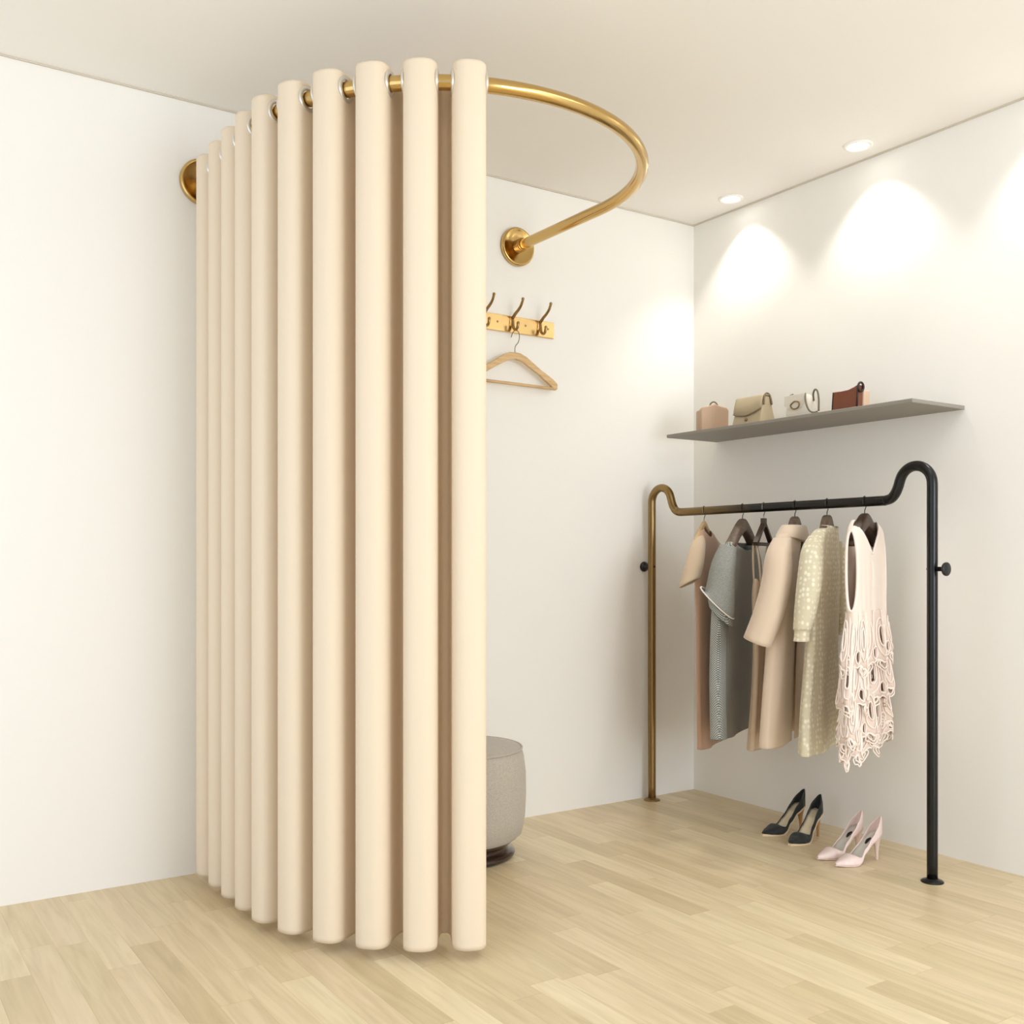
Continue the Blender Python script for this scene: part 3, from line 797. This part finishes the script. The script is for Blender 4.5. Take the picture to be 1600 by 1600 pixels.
fl = obj('flap', bm, B_taupe, t, solid=.004)
obj('flap_edge', tube(bmesh.new(), [(p.x, p.y-.001, p.z-.0015) for p in edge], .0026, 8), B_taupeE, fl)
obj('clasp', lathe(bmesh.new(), [(0, 0), (.007, 0), (.006, .004), (0, .005)], 16, AX((0, -1, 0), (.0, -.0415, .026))), B_gold, t)
obj('strap', tube(bmesh.new(), spline([(.078, -.020, .085), (.079, -.018, .118), (.076, -.008, .135), (.074, .006, .139), (.076, .018, .128), (.082, .022, .095), (.082, .02, .09)], 6), .0042, 8), B_taupeE, t)

# white soft bag with looped strap
t = thing('handbag', 'small soft white handbag with a dark-edged strap looped at its right', 'handbag', (-.2, -.80, SZ), FACE, GB); t.scale = (0.95, 1, 0.88)
bm = bmesh.new()
loft(bm, interp([(.001, 0, 0, .066, .030), (.03, 0, 0, .068, .034), (.07, -.002, 0, .062, .028), (.098, -.005, 0, .05, .016), (.108, -.006, 0, .03, .006)], 4), seg=36, e=3)
bm.verts.ensure_lookup_table(); bmesh.ops.holes_fill(bm, edges=bm.edges)
obj('body', bm, B_white, t)
bm = bmesh.new(); c_ = []
obj('flap', prism(bmesh.new(), [(-.056, .104), (.046, .106), (.052, .07), (.034, .046), (0, .040), (-.03, .046), (-.058, .062)], -.037, -.031), B_white, t, smooth=False, bevel=.002)
obj('clasp', tube(bmesh.new(), spline([(-.022, -.039, .058), (0, -.04, .074), (.022, -.04, .066), (.018, -.04, .046), (-.006, -.04, .042)], 6, closed=True), .003, 8, closed=True), B_gold, t)
bm = bmesh.new()
tube(bm, spline([(.046, -.030, .104), (.056, -.040, .075), (.068, -.046, .045), (.082, -.046, .022), (.096, -.04, .014), (.108, -.03, .018)], 6), .0036, 8)
tube(bm, spline([(.062, .0, .072), (.070, -.012, .100), (.084, -.018, .116), (.098, -.02, .106), (.106, -.022, .07), (.109, -.026, .02)], 6), .0036, 8)
obj('strap', bm, B_wedge, t)
obj('strap_end', tube(bmesh.new(), spline([(-.052, -.012, .094), (-.046, -.014, .107), (-.032, -.012, .112)], 5), .0038, 8), B_wedge, t)

# chestnut bag with dark ring handle
t = thing('handbag', 'chestnut brown leather handbag with a dark ring at its right corner', 'handbag', (-.2, -1.028, SZ), FACE, GB); t.scale = (0.84, 0.9, 0.84)
bm = bmesh.new(); prism(bm, [(-.066, .004), (.064, .004), (.068, .108), (.05, .100), (.02, .092), (-.02, .090), (-.058, .092)], -.04, -.004)
obj('body', bm, B_brown, t, smooth=False, bevel=.005)
bm = bmesh.new(); tube(bm, [(-.068, -.038, .006), (.066, -.038, .006)], .005, 8); tube(bm, [(-.066, -.038, .006), (-.060, -.038, .09)], .0035, 8); tube(bm, [(.064, -.038, .006), (.068, -.038, .104)], .004, 8)
obj('edge_binding', bm, B_brownD, t)
bm = bmesh.new(); prism(bm, [(-.062, 0), (.070, 0), (.072, .086), (-.056, .08)], -.004, .035)
obj('gusset', bm, B_tan, t, smooth=False, bevel=.004)
obj('ring_handle', tube(bmesh.new(), [(.073, -.024+.016*math.cos(w), .098+.019*math.sin(w)) for w in [2*PI*i/24 for i in range(24)]], .0048, 10, closed=True), B_brownD, t)

# ------------------------------------------------------------------ light: world background plus added, unseen area lights
w = bpy.data.worlds.new('world'); SC.world = w; w.use_nodes = True
bg = w.node_tree.nodes['Background']; bg.inputs[0].default_value = (.86, .94, 1.04, 1); bg.inputs[1].default_value = WORLD
def area(name, loc, tgt, sx_, sy_, e, col=(1, .98, .95)):
    d = bpy.data.lights.new(name, 'AREA'); d.shape = 'RECTANGLE'; d.size = sx_; d.size_y = sy_; d.energy = e; d.color = col
    o = bpy.data.objects.new(name, d); C.objects.link(o); o.location = loc
    o.rotation_euler = (Vector(tgt)-Vector(loc)).to_track_quat('-Z', 'Y').to_euler(); return o
area('added_key_left', (-4.65, -2.2, 1.5), (-1.4, -1.2, 1.5), 2.6, 2.2, KEY, LC)  # added unseen area light, brightens curtain and wall from the left
area('added_fill_front', (-1.1, -6.1, 1.2), (-.3, -.3, .6), 2.0, 1.9, FRONT, LC)  # added unseen fill before the solid front wall, brightens the rack corner
area('added_fill_ceiling', (-1.05, -2.0, H-.02), (-.8, -1.2, 0), 1.0, .8, CEIL, LC)  # added fill without a fixture, lifts the far corner and floor

# ------------------------------------------------------------------ camera
cd = bpy.data.cameras.new('camera'); cam = bpy.data.objects.new('camera', cd); C.objects.link(cam)
cam.location = (-3.318, -3.464, 1.0565)
cam.rotation_euler = (PI/2, 0, -math.atan2(1600, 2399))
cd.sensor_width = 36; cd.lens = 36.0; cd.shift_x = 0; cd.shift_y = 75/1600; cd.clip_start = .05
SC.camera = cam
SC.view_settings.view_transform = 'Standard'; SC.view_settings.look = 'None'
SC.view_settings.exposure = .10; SC.view_settings.gamma = 1; SC.view_settings.use_curve_mapping = False
SC.cycles.use_denoising = True
SC.cycles.max_bounces = 12; SC.cycles.diffuse_bounces = 8
